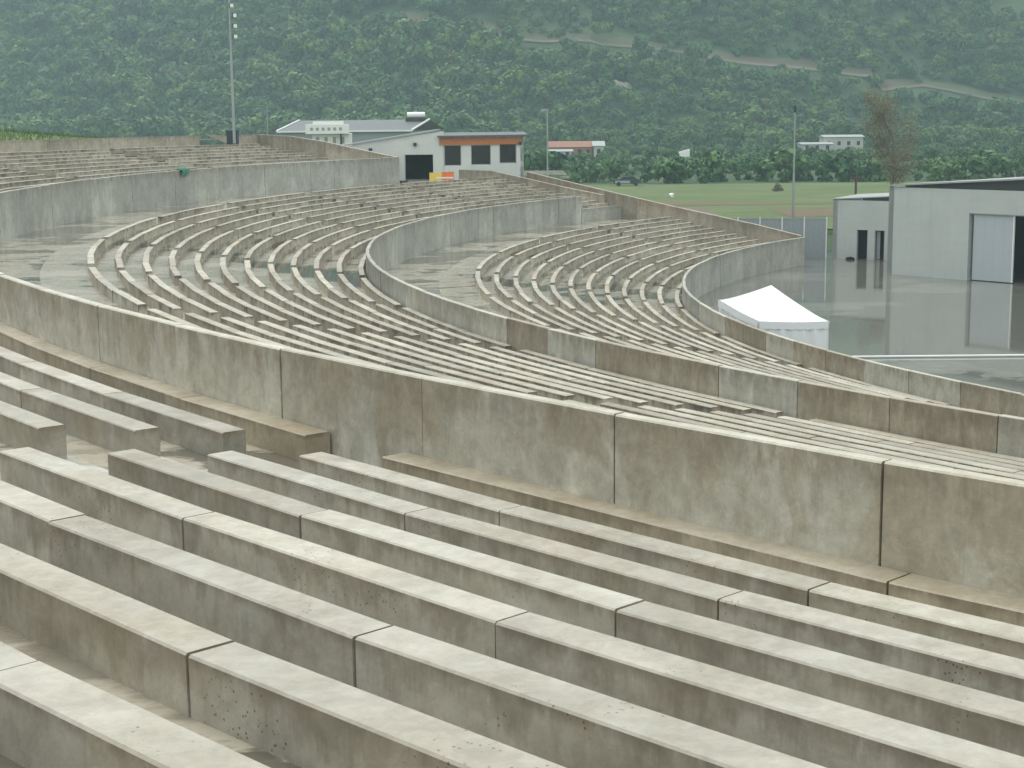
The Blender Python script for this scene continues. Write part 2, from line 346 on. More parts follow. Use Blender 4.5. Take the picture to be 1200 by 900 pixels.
# benches
def bench_rows(key, sectors, mat, blk, tier, gname, rows=range(12), jit=0.0, lab=None, near=False):
    q = ROWS[key]
    for si, (a0, a1, rr) in enumerate(sectors):
        for k in (rr or rows):
            ro = (q['r0'] + k * q['dr']) * U; ri = ro - q['w'] * U if not (near and k == 0) else 30.713 * U; zt = W(q['z0'] + k * q['dz']); zb = zt - q['h'] * U
            e = empty('bench', pol((a0 + a1) / 2, ro, zb), lab(si, k), 'bench', gname)
            if near:   # joints measured from the aisle edge
                if si == len(sectors) - 1: edges = [a0] + [a for a in [221.89 + 2.24 * j for j in range(20)] if a < a1 - .3] + [a1]
                else: edges = [a0] + sorted(a for a in [a1 - 2.2 * j for j in range(1, 20)] if a > a0 + .3) + [a1]
                if k == 0 and si == len(sectors) - 1: edges = [a0, 224.13, 228.6, a1]
            else:
                nb = max(1, round((a1 - a0) / (blk / (ro / U) * 57.3))); edges = [a0 + (a1 - a0) * i / nb for i in range(nb + 1)]
            for i in range(len(edges) - 1):
                g = (.011 if near else .006) / ro * 57.3
                rj = random.uniform(-1, 1) * jit; zj = random.uniform(-1, 1) * jit * .5
                c = .014
                prof = [(ri + rj, zb - .02), (ri + rj, zt + zj - c), (ri + rj + c, zt + zj), (ro + rj - c, zt + zj), (ro + rj, zt + zj - c), (ro + rj, zb - .02)]
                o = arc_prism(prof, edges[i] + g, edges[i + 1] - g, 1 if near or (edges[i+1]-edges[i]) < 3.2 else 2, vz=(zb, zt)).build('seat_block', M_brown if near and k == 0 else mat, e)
def gapd(key): return {'C': .85, 'B': .75, 'A': 1.05}[key]
def sectors(key, start, stops):
    out = []; a = start
    for s in stops: out.append((a, s, None)); a = s + gapd(key)
    return out
sc = sectors('C', 143.9, [152.9, 161.7, 170.4, 178.6, 187.9, 196.6, 205.4, 214.0, 222.6])
bench_rows('C', sc, M_benchB, 1.31, 'lowest', 'benches of the lower tier', jit=.02,
           lab=lambda s, k: 'concrete bench %s row up behind the lowest parapet, %s wedge from the far side wall' % (ORD[k], ORD[s]))
sb = sectors('B', 144.2, [146.1, 152.9, 161.6, 170.3, 178.7, 187.9, 196.2, 204.6, 213.9, 222.6, 231.0])
bench_rows('B', sb, M_benchB, 1.31, 'middle', 'benches of the middle tier', jit=.02,
           lab=lambda s, k: 'concrete bench %s row up behind the middle parapet, %s wedge from the far side wall' % (ORD[k], ORD[s]))
bench_rows('A', [(149.2, 159.2, None), (160.3, 169.7, None), (170.8, 179.4, None)], M_benchB, 1.31, 'upper', 'distant benches of the upper tier', jit=.02,
           lab=lambda s, k: 'distant concrete bench %s row above the tallest parapet, %s wedge left of the white building' % (ORD[k], ORD[s]))
bench_rows('A', [(200.0, 208.6, range(5)), (209.65, 218.69, range(10)), (219.74, 229.5, range(12))], M_bench, 1.2, 'upper', 'foreground benches of the upper tier', jit=.008, near=True,
           lab=lambda s, k: ['concrete bench %s row up from the tallest parapet, beyond the left frame edge',
                             'foreground concrete bench %s row up from the tallest parapet, left of the aisle',
                             'foreground concrete bench %s row up from the tallest parapet, right of the aisle'][s] % ORD[k])

# side wall on a radial line, sloping down to the stage
def radial_wall(name, az, pts, th, zb, mat, label, piece=1.1):
    """pts: (r, ztop) in units; wall along the radius with thickness th (metres) toward smaller azimuth"""
    e = empty(name, pol(az, pts[0][0] * U, W(zb[0])), label, 'wall'); a = R(az); d = Vector((math.cos(a), math.sin(a), 0)); nrm = Vector((math.sin(a), -math.cos(a), 0))
    def top(r):
        for (r0, z0), (r1, z1) in zip(pts, pts[1:]):
            if r <= r1: return z0 + (z1 - z0) * (r - r0) / (r1 - r0)
        return pts[-1][1]
    def bot(r): return zb[0] + (zb[1] - zb[0]) * (r - pts[0][0]) / (pts[-1][0] - pts[0][0])
    n = max(1, round((pts[-1][0] - pts[0][0]) / piece))
    for i in range(n):
        r0 = pts[0][0] + (pts[-1][0] - pts[0][0]) * i / n; r1 = pts[0][0] + (pts[-1][0] - pts[0][0]) * (i + 1) / n
        v = []; uv = []; j = random.uniform(-.008, .008)
        for r in (r0 * U + .008, r1 * U - .008):
            zt = W(top(r / U)); z0 = W(bot(r / U))
            for off, z in ((j, z0), (j, zt - .015), (j + .015, zt), (th - .015, zt), (th, zt - .015), (th, z0)):
                v.append(d * r + nrm * off + Vector((0, 0, z))); uv.append((r, (z - z0) / (zt - z0)))
        f = [(0, 1, 2, 3, 4, 5), (11, 10, 9, 8, 7, 6)] + [(k, k + 6, (k + 1) % 6 + 6, (k + 1) % 6) for k in range(6)]
        build('wall_panel', v, f, mat, e, uv=uv)
radial_wall('side_wall', SIDE, [(20.30, -2.87), (21.62, -2.62), (24.08, -2.225), (26.18, -1.857), (28.45, -1.45)], .3, (-3.6, -2.9), M_side,
            'long sloping concrete side wall ending the tiers in front of the green field')
radial_wall('flank_wall', 144.05, [(25.7, -1.99), (27.28, -1.76), (28.15, -1.60), (29.4, -1.40), (30.5, -1.40)], .2, (-2.6, -2.0), M_side,
            'low sloping concrete flank wall in front of the white building windows')
radial_wall('flank_wall', 148.3, [(30.8, -1.0), (31.73, -.848), (32.87, -.646), (34.04, -.47), (35.5, -.40)], .25, (-1.9, -1.2), M_side,
            'stepped brown concrete flank wall rising left of the white building')
arc_prism([(25.40 * U, W(-2.7)), (25.40 * U, W(-2.27)), (25.46 * U, W(-2.27)), (25.46 * U, W(-2.7))], 143.15, 147.45, 4).build('kerb_wall', M_wallfar)
tag(C.objects['kerb_wall'], 'short low concrete kerb wall between the middle parapet end and the side wall', 'wall')
# rim wall round the top of the upper tier
e = empty('rim_wall', pol(165, 35.5 * U, W(-.7)), 'low brown concrete wall round the top of the distant upper tier', 'wall')
a = 148.3
while a < 216:
    if not (149.9 < a < 150.5):
        arc_prism([(35.47 * U, W(-.9)), (35.47 * U, W(-.405)), (35.56 * U, W(-.405)), (35.56 * U, W(-.9))], a + .01, min(a + 2, 216) - .01, 1, vz=(W(-.65), W(-.4))).build('wall_panel', M_side, e)
    a += 2

# ------------------------------------------------------------------ stage floor and outside ground
v = []; 
for i in range(0, 61): v.append(pol(142.9 + (232 - 142.9) * i / 60, 20.23 * U, 0))
v += [(40, -90, 0), (120, -90, 0), (120, 47, 0), (-44.5, 47, 0), (-58, 44.5, 0)]
build('stage_floor', v + [(a[0], a[1], -.25) for a in v], [tuple(range(len(v)))] , M_stage, kind='structure')
def hill(x, y):
    foot = 455 + max(0, (-40 - x)) * .45 + 12 * math.sin(x * .017) + (10 if x > 60 else 0)
    d = y - foot
    z = .8 * min(1, max(0, (y - 300) / 150)) + (.3 if y > 300 else 0) * math.sin(y * .05 + x * .01)
    if d > -60:
        s = .56
        k = max(0, d + 25); z += s * (math.sqrt(k * k + 400) - 20) if d > -25 else 0
        nn = mnoise.noise(Vector((x * .012, y * .006, 0))) * 9 + mnoise.noise(Vector((x * .035, y * .03, 3))) * 3
        z += nn * min(1, max(0, d / 60))
    return min(z, 190 + 10 * mnoise.noise(Vector((x * .01, y * .01, 5))))
def terr(x, y):
    z = hill(x, y) if y > 290 else 0
    return z - .3 if z < .1 and y < 70 else z - .04
xs = [-700 + 14 * i for i in range(18)] + [-448 + 8 * i for i in range(100)] + [352 + 20 * i for i in range(12)]
ys = [-500, -300, -150, -80, -40, 0, 30, 60, 69.9, 70.1, 90] + [110 + 20 * i for i in range(9)] + [290 + 7 * i for i in range(90)] + [930, 980, 1050, 1200]
v = [(x, y, terr(x, y)) for y in ys for x in xs]; nx = len(xs)
f = [(j * nx + i, j * nx + i + 1, (j + 1) * nx + i + 1, (j + 1) * nx + i) for j in range(len(ys) - 1) for i in range(nx - 1)]
build('hillside', v, f, M_ground, kind='structure', smooth=True)
def sheet(name, pts, mat, lift, step=6):
    """draped strip between two polylines"""
    A, B = pts; v = []; n = len(A)
    m = 6
    for i in range(n):
        for j in range(m + 1):
            x = A[i][0] + (B[i][0] - A[i][0]) * j / m; y = A[i][1] + (B[i][1] - A[i][1]) * j / m; v.append((x, y, terr(x, y) + lift))
    f = [(i * (m + 1) + j, i * (m + 1) + j + 1, (i + 1) * (m + 1) + j + 1, (i + 1) * (m + 1) + j) for i in range(n - 1) for j in range(m)]
    return build(name, v, f, mat, kind='structure')
XX = [-260 + 10 * i for i in range(60)]
sheet('field', ([(x, 72) for x in XX], [(x, 176 + 2 * math.sin(x * .05)) for x in XX]), M_grass, .10)
sheet('bare_soil', ([(x, 91 + 2 * math.sin(x * .2)) for x in XX if x > -46], [(x, 105 + 3 * math.sin(x * .13)) for x in XX if x > -46]), M_dirt, .13)
sheet('bare_soil', ([(x, 113.5 + 1.0 * math.sin(x * .2)) for x in XX if x > -75], [(x, 119 + 1.5 * math.sin(x * .1)) for x in XX if x > -75]), M_dirt, .13)
sheet('gravel_path', ([(-53.0, 86 + 3.2 * i) for i in range(8)], [(-47.0, 86 + 3.2 * i) for i in range(8)]), M_track, .16)
# bank of earth behind the upper tier, with the grassy mound at the left
v = []; AZ = [150 + 1.5 * i for i in range(70)]; RR = [106.5, 108, 111, 116, 123, 132, 142, 155, 175, 215]
for a in AZ:
    for r in RR:
        g = max(0, min(1, (a - 151.5) / 4.5)); hm = 9.2 + g * 1.05 * max(0, min(1, (r - 110) / 12))
        if r > 145: hm -= (r - 145) * .14
        x, y, _ = pol(a, r, 0); v.append((x, y, max(-.5, hm + .25 * g * mnoise.noise(Vector((x * .15, y * .15, 0))))))
nr = len(RR); f = [(i * nr + j, (i + 1) * nr + j, (i + 1) * nr + j + 1, i * nr + j + 1) for i in range(len(AZ) - 1) for j in range(nr - 1)]
build('grass_bank', v, f, M_tuft, kind='structure')
# platform that carries the white building
MB().box(-96, 54, -.3, -64.5, 76, W(-1.69)).build('building_platform', M_walk, kind='structure')

# ------------------------------------------------------------------ wall with openings, in a local frame
def wall_open(mb, o, d, L, H, th, openings, inward, Hend=None):
    """o: start (x,y,z0); d: unit direction; inward: unit normal to the inside; openings (s0,s1,z0,z1)"""
    o = Vector(o); d = Vector(d).normalized(); nn = Vector(inward).normalized(); Hend = Hend if Hend is not None else H
    ss = sorted({0, L} | {q for a in openings for q in a[:2]})
    for a, b in zip(ss, ss[1:]):
        op = [q for q in openings if q[0] <= a + 1e-6 and q[1] >= b - 1e-6]
        ht = lambda s: H + (Hend - H) * s / L
        spans = []; z = 0
        for q in sorted(op, key=lambda q: q[2]):
            if q[2] > z: spans.append((z, q[2], z, q[2]))
            z = q[3]
        spans.append((z, ht(a), z, ht(b)))
        for (za, zb, zc, zd) in spans:
            P = []
            for s, z_0, z_1 in ((a, za, zb), (b, zc, zd)):
                for t in (0, th):
                    for zz in (z_0, z_1): P.append(o + d * s + nn * t + Vector((0, 0, zz)))
            # order a0lo a0hi a1lo a1hi b0lo b0hi b1lo b1hi
            mb.add(P, [(0, 4, 5, 1), (2, 3, 7, 6), (0, 1, 3, 2), (4, 6, 7, 5), (1, 5, 7, 3), (0, 2, 6, 4)], [(s_, 0 if k % 2 == 0 else 1) for k in range(8) for s_ in [0]])
    return mb
def frame(o, d, nn): # local matrix: x along d, y inward, z up
    d = Vector(d).normalized(); nn = Vector(nn).normalized()
    return Matrix(((d.x, nn.x, 0, o[0]), (d.y, nn.y, 0, o[1]), (0, 0, 1, o[2]), (0, 0, 0, 1)))

# barn (large grey building with sliding door)
o = Vector((-14.69 * U, 9.85 * U, 0)); d = Vector((.663, -.749, 0)); nn = Vector((.749, .663, 0))
barn = empty('warehouse', o, 'large grey rendered warehouse with a pale sliding door on the wet stage', 'building')
L = 26; dl, dr_ = 6.20, 12.9
mb = MB(); wall_open(mb, o, d, L, 5.86, .4, [(dl, dr_, 0, 4.36)], nn)
wall_open(mb, o, nn, 16, 5.86, .4, [], d); mb.build('wall', M_barn, barn)
T = frame(o, d, nn)
MB().box(.42, 15.6, 0, L, 16, 5.8, T).build('back_wall', M_barn, barn)
MB().box(dl - .0, .39, .02, dl + .02, .62, 4.36, T).box(dl + .05, .02, 4.30, dr_, .12, 4.355, T).build('door_track', M_frame, barn)
# ribbed sliding door leaf
mb = MB(); mb.box(dl + .25, .18, .05, dl + 3.15, .24, 4.28, T)
for i in range(4): mb.box(dl + .30 + i * .72, .174, .1, dl + .315 + i * .72, .182, 4.2, T)
dd = mb.build('sliding_door', M_door, barn)
MB().box(dl + 3.10, .14, .05, dl + 3.18, .26, 4.28, T).build('door_edge', M_whitep, dd)
MB().box(dl - .6, .45, .01, dr_ + .6, 9, 5.2, T).build('interior', M_dark, barn) if False else None
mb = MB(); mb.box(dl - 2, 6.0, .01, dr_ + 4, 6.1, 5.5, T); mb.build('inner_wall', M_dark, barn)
# mono-pitch roof slab rising away from the left corner with dark underside
def slab(s0, s1, t0, t1, z0, z1, th): # z0 at s0, z1 at s1
    P = [T @ Vector(q) for q in ((s0, t0, z0), (s1, t0, z1), (s1, t1, z1), (s0, t1, z0), (s0, t0, z0 + th), (s1, t0, z1 + th), (s1, t1, z1 + th), (s0, t1, z0 + th))]
    return P, [(3, 2, 1, 0), (4, 5, 6, 7), (0, 1, 5, 4), (1, 2, 6, 5), (2, 3, 7, 6), (3, 0, 4, 7)]
P, F = slab(.15, L, -.15, 16, 5.93, 7.6, .10); MB().add(P, F).build('roof', M_frame, barn)
P = [T @ Vector(q) for q in ((1.2, .1, 5.86), (L, .1, 5.86), (L, .1, 7.6), (1.2, .1, 6.0), (1.2, .3, 5.86), (L, .3, 5.86), (L, .3, 7.6), (1.2, .3, 6.0))]
MB().add(P, F).build('gable_infill', M_roofD, barn)
# annex with two doorways
o = Vector((-15.12 * U, 13.85 * U, 0)); d = Vector((.885, -.465, 0)); nn = Vector((.465, .885, 0))
an = empty('annex', o, 'low grey annex with two dark doorways at the left of the warehouse', 'building')
s_ = lambda x, y: (Vector((x * U, y * U, 0)) - o).dot(d)
d1, d1b, d2, d2b = s_(-14.575, 13.57), s_(-14.33, 13.44), s_(-14.18, 13.36), s_(-13.96, 13.24)
mb = MB(); wall_open(mb, o, d, 6.2, 4.42, .35, [(d1, d1b, 0, 2.2), (d2, d2b, 0, 2.18)], nn, 4.33); wall_open(mb, o, nn, 7, 4.42, .35, [], d); mb.build('wall', M_barn, an)
T = frame(o, d, nn)
mb = MB()
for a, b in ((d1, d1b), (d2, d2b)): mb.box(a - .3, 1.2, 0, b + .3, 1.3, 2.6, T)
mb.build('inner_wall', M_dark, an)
for a, b in ((d1, d1b), (d2, d2b)): MB().box(a, .05, 0, a + .05, .3, 2.15, T).box(b - .05, .05, 0, b, .3, 2.15, T).build('door_frame', M_frame, an)
MB().box(a + .08, .34, .02, a + .34, .38, 2.1, T).build('door_leaf', M_frame, an)
P = [T @ Vector(q) for q in ((-.1, -.1, 4.43), (6.2, -.1, 4.78), (6.2, 7, 4.78), (-.1, 7, 4.43), (-.1, -.1, 4.50), (6.2, -.1, 4.86), (6.2, 7, 4.86), (-.1, 7, 4.50))]
MB().add(P, F).build('roof', M_frame, an)
P = [T @ Vector(q) for q in ((2.2, .05, 4.38), (6.2, .05, 4.33), (6.2, .05, 4.78), (2.2, .05, 4.56), (2.2, .2, 4.38), (6.2, .2, 4.33), (6.2, .2, 4.78), (2.2, .2, 4.56))]
MB().add(P, F).build('gable_infill', M_roofD, an)
mb = MB()
for i in range(9): mb.tube((o + d * (1.2 + .07 * i) - nn * (.35 + .05 * (i % 3)))+Vector((0,0,.02)), (o + d * (1.25 + .07 * i) - nn * (.4 + .05 * (i % 3))) + Vector((0, 0, .22 - .02 * abs(i - 4))), .09, .04, 6)
tag(mb.build('rubble_heap', M_dark), 'small dark heap lying at the foot of the grey annex wall', 'heap')

# hoarding fence between side wall and annex
p0 = Vector((-18.62 * U, 14.24 * U, 0)); p1 = Vector((-15.16 * U, 13.86 * U, 0)); d = (p1 - p0).normalized(); nn = Vector((-d.y, d.x, 0)); T = frame(p0, d, nn)
fe = empty('fence', p0, 'tall blue grey sheet metal fence between the side wall and the annex', 'fence')
Lf = (p1 - p0).length; nb = 10; bay = 1.65
s = Lf - .35
while s > .5:
    a = max(0, s - bay)
    MB().box(s - .045, -.07, 0, s + .045, .03, 3.12, T).build('post', M_tentleg, fe)
    k = 5
    for i in range(k): MB().box(a + .05 + (s - a - .1) * i / k + .008, 0, .05, a + .05 + (s - a - .1) * (i + 1) / k - .008, .03 + .012 * (i % 2), 2.98, T).build('sheet_panel', M_fencep, fe)
    MB().box(a + .05, -.03, 2.985, s - .05, .04, 3.04, T).build('rail', M_steel, fe)
    s -= bay

# ------------------------------------------------------------------ white building with three windows (end of the upper walkway)
zb = W(-1.684)
o = Vector((-75.0, 53.5, zb)); d = Vector((1, .02, 0)).normalized(); nn = Vector((-.02, 1, 0)).normalized(); T = frame(o, d, nn)
wb = empty('service_building', o, 'white service building with three dark windows under an orange timber beam', 'building')
w3 = [(.02, 1.42, 1.17, 2.85), (2.22, 3.85, 1.22, 2.85), (4.55, 5.95, 1.33, 2.92)]
mb = MB(); wall_open(mb, o, d, 6.55, 3.62, .3, [q for q in w3], nn, 3.6)
wall_open(mb, o + d * 6.55, nn, 9, 3.6, .3, [], -d)
# left portion with the wide dark doorway and a wall top sloping down to the left
o2 = o - d * 8.6
wall_open(mb, o2, d, 8.6 - .02, 2.75, .3, [(8.6 - 3.17, 8.6 - .90, 0, 2.1)], nn, 3.98)
mb.build('wall', M_white, wb)
for q in w3:
    fr = MB().box(q[0], .08, q[2], q[0] + .06, .2, q[3], T).box(q[1] - .06, .08, q[2], q[1], .2, q[3], T).box(q[0], .08, q[3] - .06, q[1], .2, q[3], T).box(q[0], .08, q[2], q[1], .2, q[2] + .06, T)
    wo_ = fr.build('window', M_frame, wb); MB().box(q[0] + .05, .12, q[2] + .05, q[1] - .05, .14, q[3] - .05, T).build('pane', M_glass, wo_)
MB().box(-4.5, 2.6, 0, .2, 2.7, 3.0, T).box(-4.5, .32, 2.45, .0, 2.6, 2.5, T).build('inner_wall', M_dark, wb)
MB().box(-3.17, .02, 2.1 - .001, -.90, .1, 2.16, T).box(-3.22, .0 - .02, 0, -3.17, .1, 2.16, T).build('door_frame', M_frame, wb)
MB().box(-.35, -.16, 2.88, 6.35, -.005, 3.38, T).build('timber_beam', M_orange, wb)
for i in range(8): MB().box(-.25 + i * .88, -.42, 3.385, -.13 + i * .88, -.0, 3.5, T).build('rafter', M_orange, wb)
P = [T @ Vector(q) for q in ((-.5, -.5, 3.51), (6.9, -.5, 3.56), (6.9, 9, 3.7), (-.5, 9, 3.7), (-.5, -.5, 3.62), (6.9, -.5, 3.66), (6.9, 9, 3.8), (-.5, 9, 3.8))]
MB().add(P, F).build('roof', M_roof, wb)
P = [T @ Vector(q) for q in ((-8.8, -.15, 2.77), (-.52, -.15, 4.02), (-.52, 9, 4.02), (-8.8, 9, 2.77), (-8.8, -.15, 2.87), (-.52, -.15, 4.12), (-.52, 9, 4.12), (-8.8, 9, 2.87))]
MB().add(P, F).build('roof', M_frame, wb)
for (x, z) in ((-2.35, 2.95), (-6.0, 2.55), (6.25, 2.95)):
    lm = MB().box(x - .14, -.25, z - .1, x + .14, -.02, z + .12, T).build('wall_lamp', M_roofD, wb); MB().box(x - .11, -.27, z - .13, x + .11, -.1, z - .1, T).build('lamp_glass', M_glass, lm)
# orange and yellow barrier on the walkway by the door
bo = Vector((-74.9, 46.2, W(-1.69)))
bo.z = W(-1.68)
br = empty('barrier', bo, 'orange and yellow plastic barrier by the dark doorway of the white building', 'barrier')
for i in range(4): MB().box(bo.x - .95 + i * .48, bo.y - .05, bo.z + .22 + .01 * i, bo.x - .95 + i * .48 + .46, bo.y + .05, bo.z + .86 + .02 * i).build('board', (M_yel, M_yel, M_or2, M_or2)[i], br)
for sx in (-.8, .8): MB().box(bo.x + sx - .06, bo.y - .3, bo.z, bo.x + sx + .06, bo.y + .3, bo.z + .22).build('foot', M_or2, br)
MB().box(bo.x - .4, bo.y - .065, bo.z + .4, bo.x + .9, bo.y - .052, bo.z + .52).build('stripe', M_whitep, br)

# hall with long grey roof behind
hb = Vector((-101.0, 150.0, 4.0))
ha = empty('hall', hb, 'long low hall with grey pitched roof and white eaves behind the seating', 'building')
x0, x1, y0, y1 = -101.5, -83.0, 142.0, 156.0; ze, zr = 9.15, 10.55; ym = 149
MB().add([(x0 + .4, y0 + .4, -.3), (x1 - .3, y0 + .4, -.3), (-79.6, y1 - .4, -.3), (x0 + .4, y1 - .4, -.3), (x0 + .4, y0 + .4, ze - .05), (x1 - .3, y0 + .4, ze - .05), (-79.6, y1 - .4, ze - .05), (x0 + .4, y1 - .4, ze - .05)],
         [(3, 2, 1, 0), (4, 5, 6, 7), (0, 1, 5, 4), (1, 2, 6, 5), (2, 3, 7, 6), (3, 0, 4, 7)]).build('wall', M_fencep, ha)
MB().add([(x0, y0, ze), (x1, y0, ze), (-79.2, y1, ze), (x0 + 1, y1, ze), (x0 + 2.2, ym, zr), (-80.9, ym, zr)], [(0, 1, 5, 4), (2, 3, 4, 5), (3, 0, 4), (3, 2, 1, 0)]).build('roof', M_roof, ha)
MB().add([(x1 + .02, y0, ze), (-79.2, y1, ze), (-80.88, ym, zr)], [(0, 1, 2)]).build('gable', M_roofD, ha)
MB().box(x0 - .05, y0 - .1, ze - .2, x1 + .1, y0 + .02, ze + .02).build('eaves', M_whitep, ha)
mb = MB(); mb.tube((x0 - .05, y0 - .1, ze), (x0 + 2.2, ym, zr + .05), .13, .13, 4); mb.tube((x1, y0 - .1, ze), (-80.9, ym, zr + .05), .13, .13, 4); mb.build('verge', M_whitep, ha)
MB().box(-84.2, 147.6, zr - .3, -81.4, 149.0, zr + .25).build('tank_stand', M_roofD, ha)
mb = MB(); mb.tube((-84.0, 148.3, zr + .62), (-81.5, 148.3, zr + .62), .42, .42, 12); tag(mb.build('water_tank', M_whitep), 'white cylindrical water tank standing on the ridge of the hall roof', 'tank')
# small white building with sign-like band
o = Vector((-91.0, 96.0, 3.0)); T = frame(o, (1, .1, 0), (-.1, 1, 0))
kb = empty('kiosk_building', o, 'small white flat roofed building with a row of squares in place of sign lettering before the hall', 'building')
MB().box(0, 0, 0, 4.3, 5, 6.15, T).build('wall', M_whitep, kb)
MB().box(-.7, -.7, 6.15, 4.0, 5, 7.15, T).build('upper_storey', M_whitep, kb)
MB().box(.1, -.4, 7.15, 3.4, 4.6, 7.5, T).build('parapet', M_whitep, kb)
for i in range(6): MB().box(-.2 + i * .62, -.712, 6.5, .12 + i * .62, -.70, 6.82, T).build('window', M_frame, kb)  # made-up squares standing in for the sign lettering, not real windows
for i in range(4): MB().box(.4 + i * .9, -.012, 5.1, .75 + i * .9, 0, 5.8, T).build('window', M_frame, kb)
MB().box(3.0, -.5, 5.0, 3.2, -.3, 6.14, T).build('post', M_roofD, kb)

# ------------------------------------------------------------------ masts
def mast(name, loc, h, r0, r1, label, cat): 
    e = empty(name, loc, label, cat)
    x, y, z = loc
    MB().tube((x, y, z), (x, y, z + h * .55), r0, (r0 + r1) / 2, 10).build('lower_pole', M_steel, e)
    MB().tube((x, y, z + h * .55), (x, y, z + h), (r0 + r1) / 2 * .8, r1, 10).build('upper_pole', M_steel, e); return e
x, y, z = -91.3, 48.6, 8.9
fm = mast('floodlight_mast', (x, y, z), 12.6, .115, .07, 'tall grey floodlight mast with a column of lamps rising behind the top wall', 'mast')
for i, zz in enumerate((17.15, 17.95, 18.75, 19.5, 20.3, 21.1)):
    sx = .34 if i < 3 else .12
    MB().tube((x, y, zz), (x + sx, y - .12, zz), .03, .03, 6).build('bracket', M_steel, fm)
    hd = MB().box(x + sx - .12, y - .25, zz - .17, x + sx + .12, y - .08, zz + .15).build('lamp_head', M_navy, fm)
    MB().box(x + sx - .02, y - .28, zz - .15, x + sx + .24, y - .252, zz + .12).build('lamp_glass', M_whitep, hd)
lm = mast('street_lamp', (-66.2, 66.6, -.2), 11.6, .11, .06, 'slim grey street lamp with one head right of the white building', 'lamp')
hd = MB().box(-66.75, 66.5, 11.3, -66.1, 66.7, 11.45).build('lamp_head', M_steel, lm); MB().box(-66.72, 66.53, 11.26, -66.4, 66.67, 11.3).build('lamp_glass', M_whitep, hd)
lm = mast('lighting_pole', (-46.05, 54.6, -.2), 11.1, .13, .05, 'slim pale lighting pole behind the metal fence with a dark tip', 'pole')
MB().tube((-46.05, 54.6, 10.9), (-46.05, 54.6, 11.45), .12, .10, 8).build('tip', M_roofD, lm)
x, y = -49.5, 75.0
lm = empty('timber_post', (-38.4, 66, -.2), 'short dark timber post standing in the field behind the annex', 'post')
MB().tube((-38.4, 66, -.2), (-38.4, 66, 5.4), .13, .10, 7).build('shaft', M_bark, lm); MB().box(-38.9, 65.9, 4.9, -37.9, 66.1, 5.1).build('crossbar', M_bark, lm)
# small white floodlight on the side wall
q = pol(142.95, 24.15 * U, W(-2.23)); ll = empty('wall_spotlight', q, 'small white bowl spotlight on a thin bent stalk above the side wall', 'spotlight')
MB().tube(q, (q[0] + .12, q[1], q[2] + .55), .035, .03, 6).tube((q[0] + .12, q[1], q[2] + .55), (q[0] + .42, q[1], q[2] + .8), .03, .03, 6).build('stalk', M_frame, ll)
MB().tube((q[0] + .35, q[1] - .1, q[2] + .78), (q[0] + .62, q[1] - .25, q[2] + .72), .08, .19, 10).build('bowl', M_whitep, ll)
# thin cable pole left of the sign building
lm = empty('thin_pole', (-93.4, 80, 4), 'very thin pale pole left of the long hall roof', 'pole'); MB().tube((-93.4, 80, 4), (-93.4, 80, 12.0), .05, .04, 6).build('shaft', M_steel, lm)

# dark bin and pale sheet on the rim, green net on the parapet
q = pol(150.6, 35.2 * U, W(-.65)); bn = empty('bin', q, 'dark navy box shaped bin in the gap of the top rim wall', 'bin')
MB().box(q[0] - .45, q[1] - .4, q[2], q[0] + .45, q[1] + .4, q[2] + 1.0).build('body', M_navy, bn); MB().box(q[0] - .5, q[1] - .45, q[2] + 1.0, q[0] + .5, q[1] + .45, q[2] + 1.12).build('lid', M_navy, bn)
q = pol(151.4, 35.2 * U, W(-.62))
tag(MB().add([(q[0] - 1.3, q[1], q[2] + .75), (q[0] + .5, q[1] - .3, q[2]), (q[0] + .5, q[1] - .3, q[2] + .6), (q[0] - 1.3, q[1] + .08, q[2] + .75), (q[0] + .5, q[1] - .22, q[2]), (q[0] + .5, q[1] - .22, q[2] + .6)],
    [(0, 1, 2), (5, 4, 3), (0, 3, 4, 1), (1, 4, 5, 2), (2, 5, 3, 0)]).build('board_offcut', M_side), 'pale triangular board leaning left of the navy bin on the rim', 'board')
mb = MB(); rnd = random.Random(3); z1 = W(-1.0)
a_ = 166.9; n1 = 14; pts = []
v = []; 
for i in range(n1 + 1):
    a2 = a_ + .62 * i / n1; dz = .05 * math.sin(i * 1.3)
    v += [pol(a2, 30.60 * U - .03, z1 - .34 + .12 * math.sin(i * .9)), pol(a2, 30.60 * U - .06, z1 + .0 + dz), pol(a2, 30.68 * U, z1 + .13 + dz), pol(a2, 30.75 * U + .03, z1 + .02)]
f = [(i * 4 + j, i * 4 + j + 1, (i + 1) * 4 + j + 1, (i + 1) * 4 + j) for i in range(n1) for j in range(3)]
tag(mb.add(v, f).build('green_net', M_green, smooth=True), 'green netting draped over the top of the distant tall parapet', 'netting')

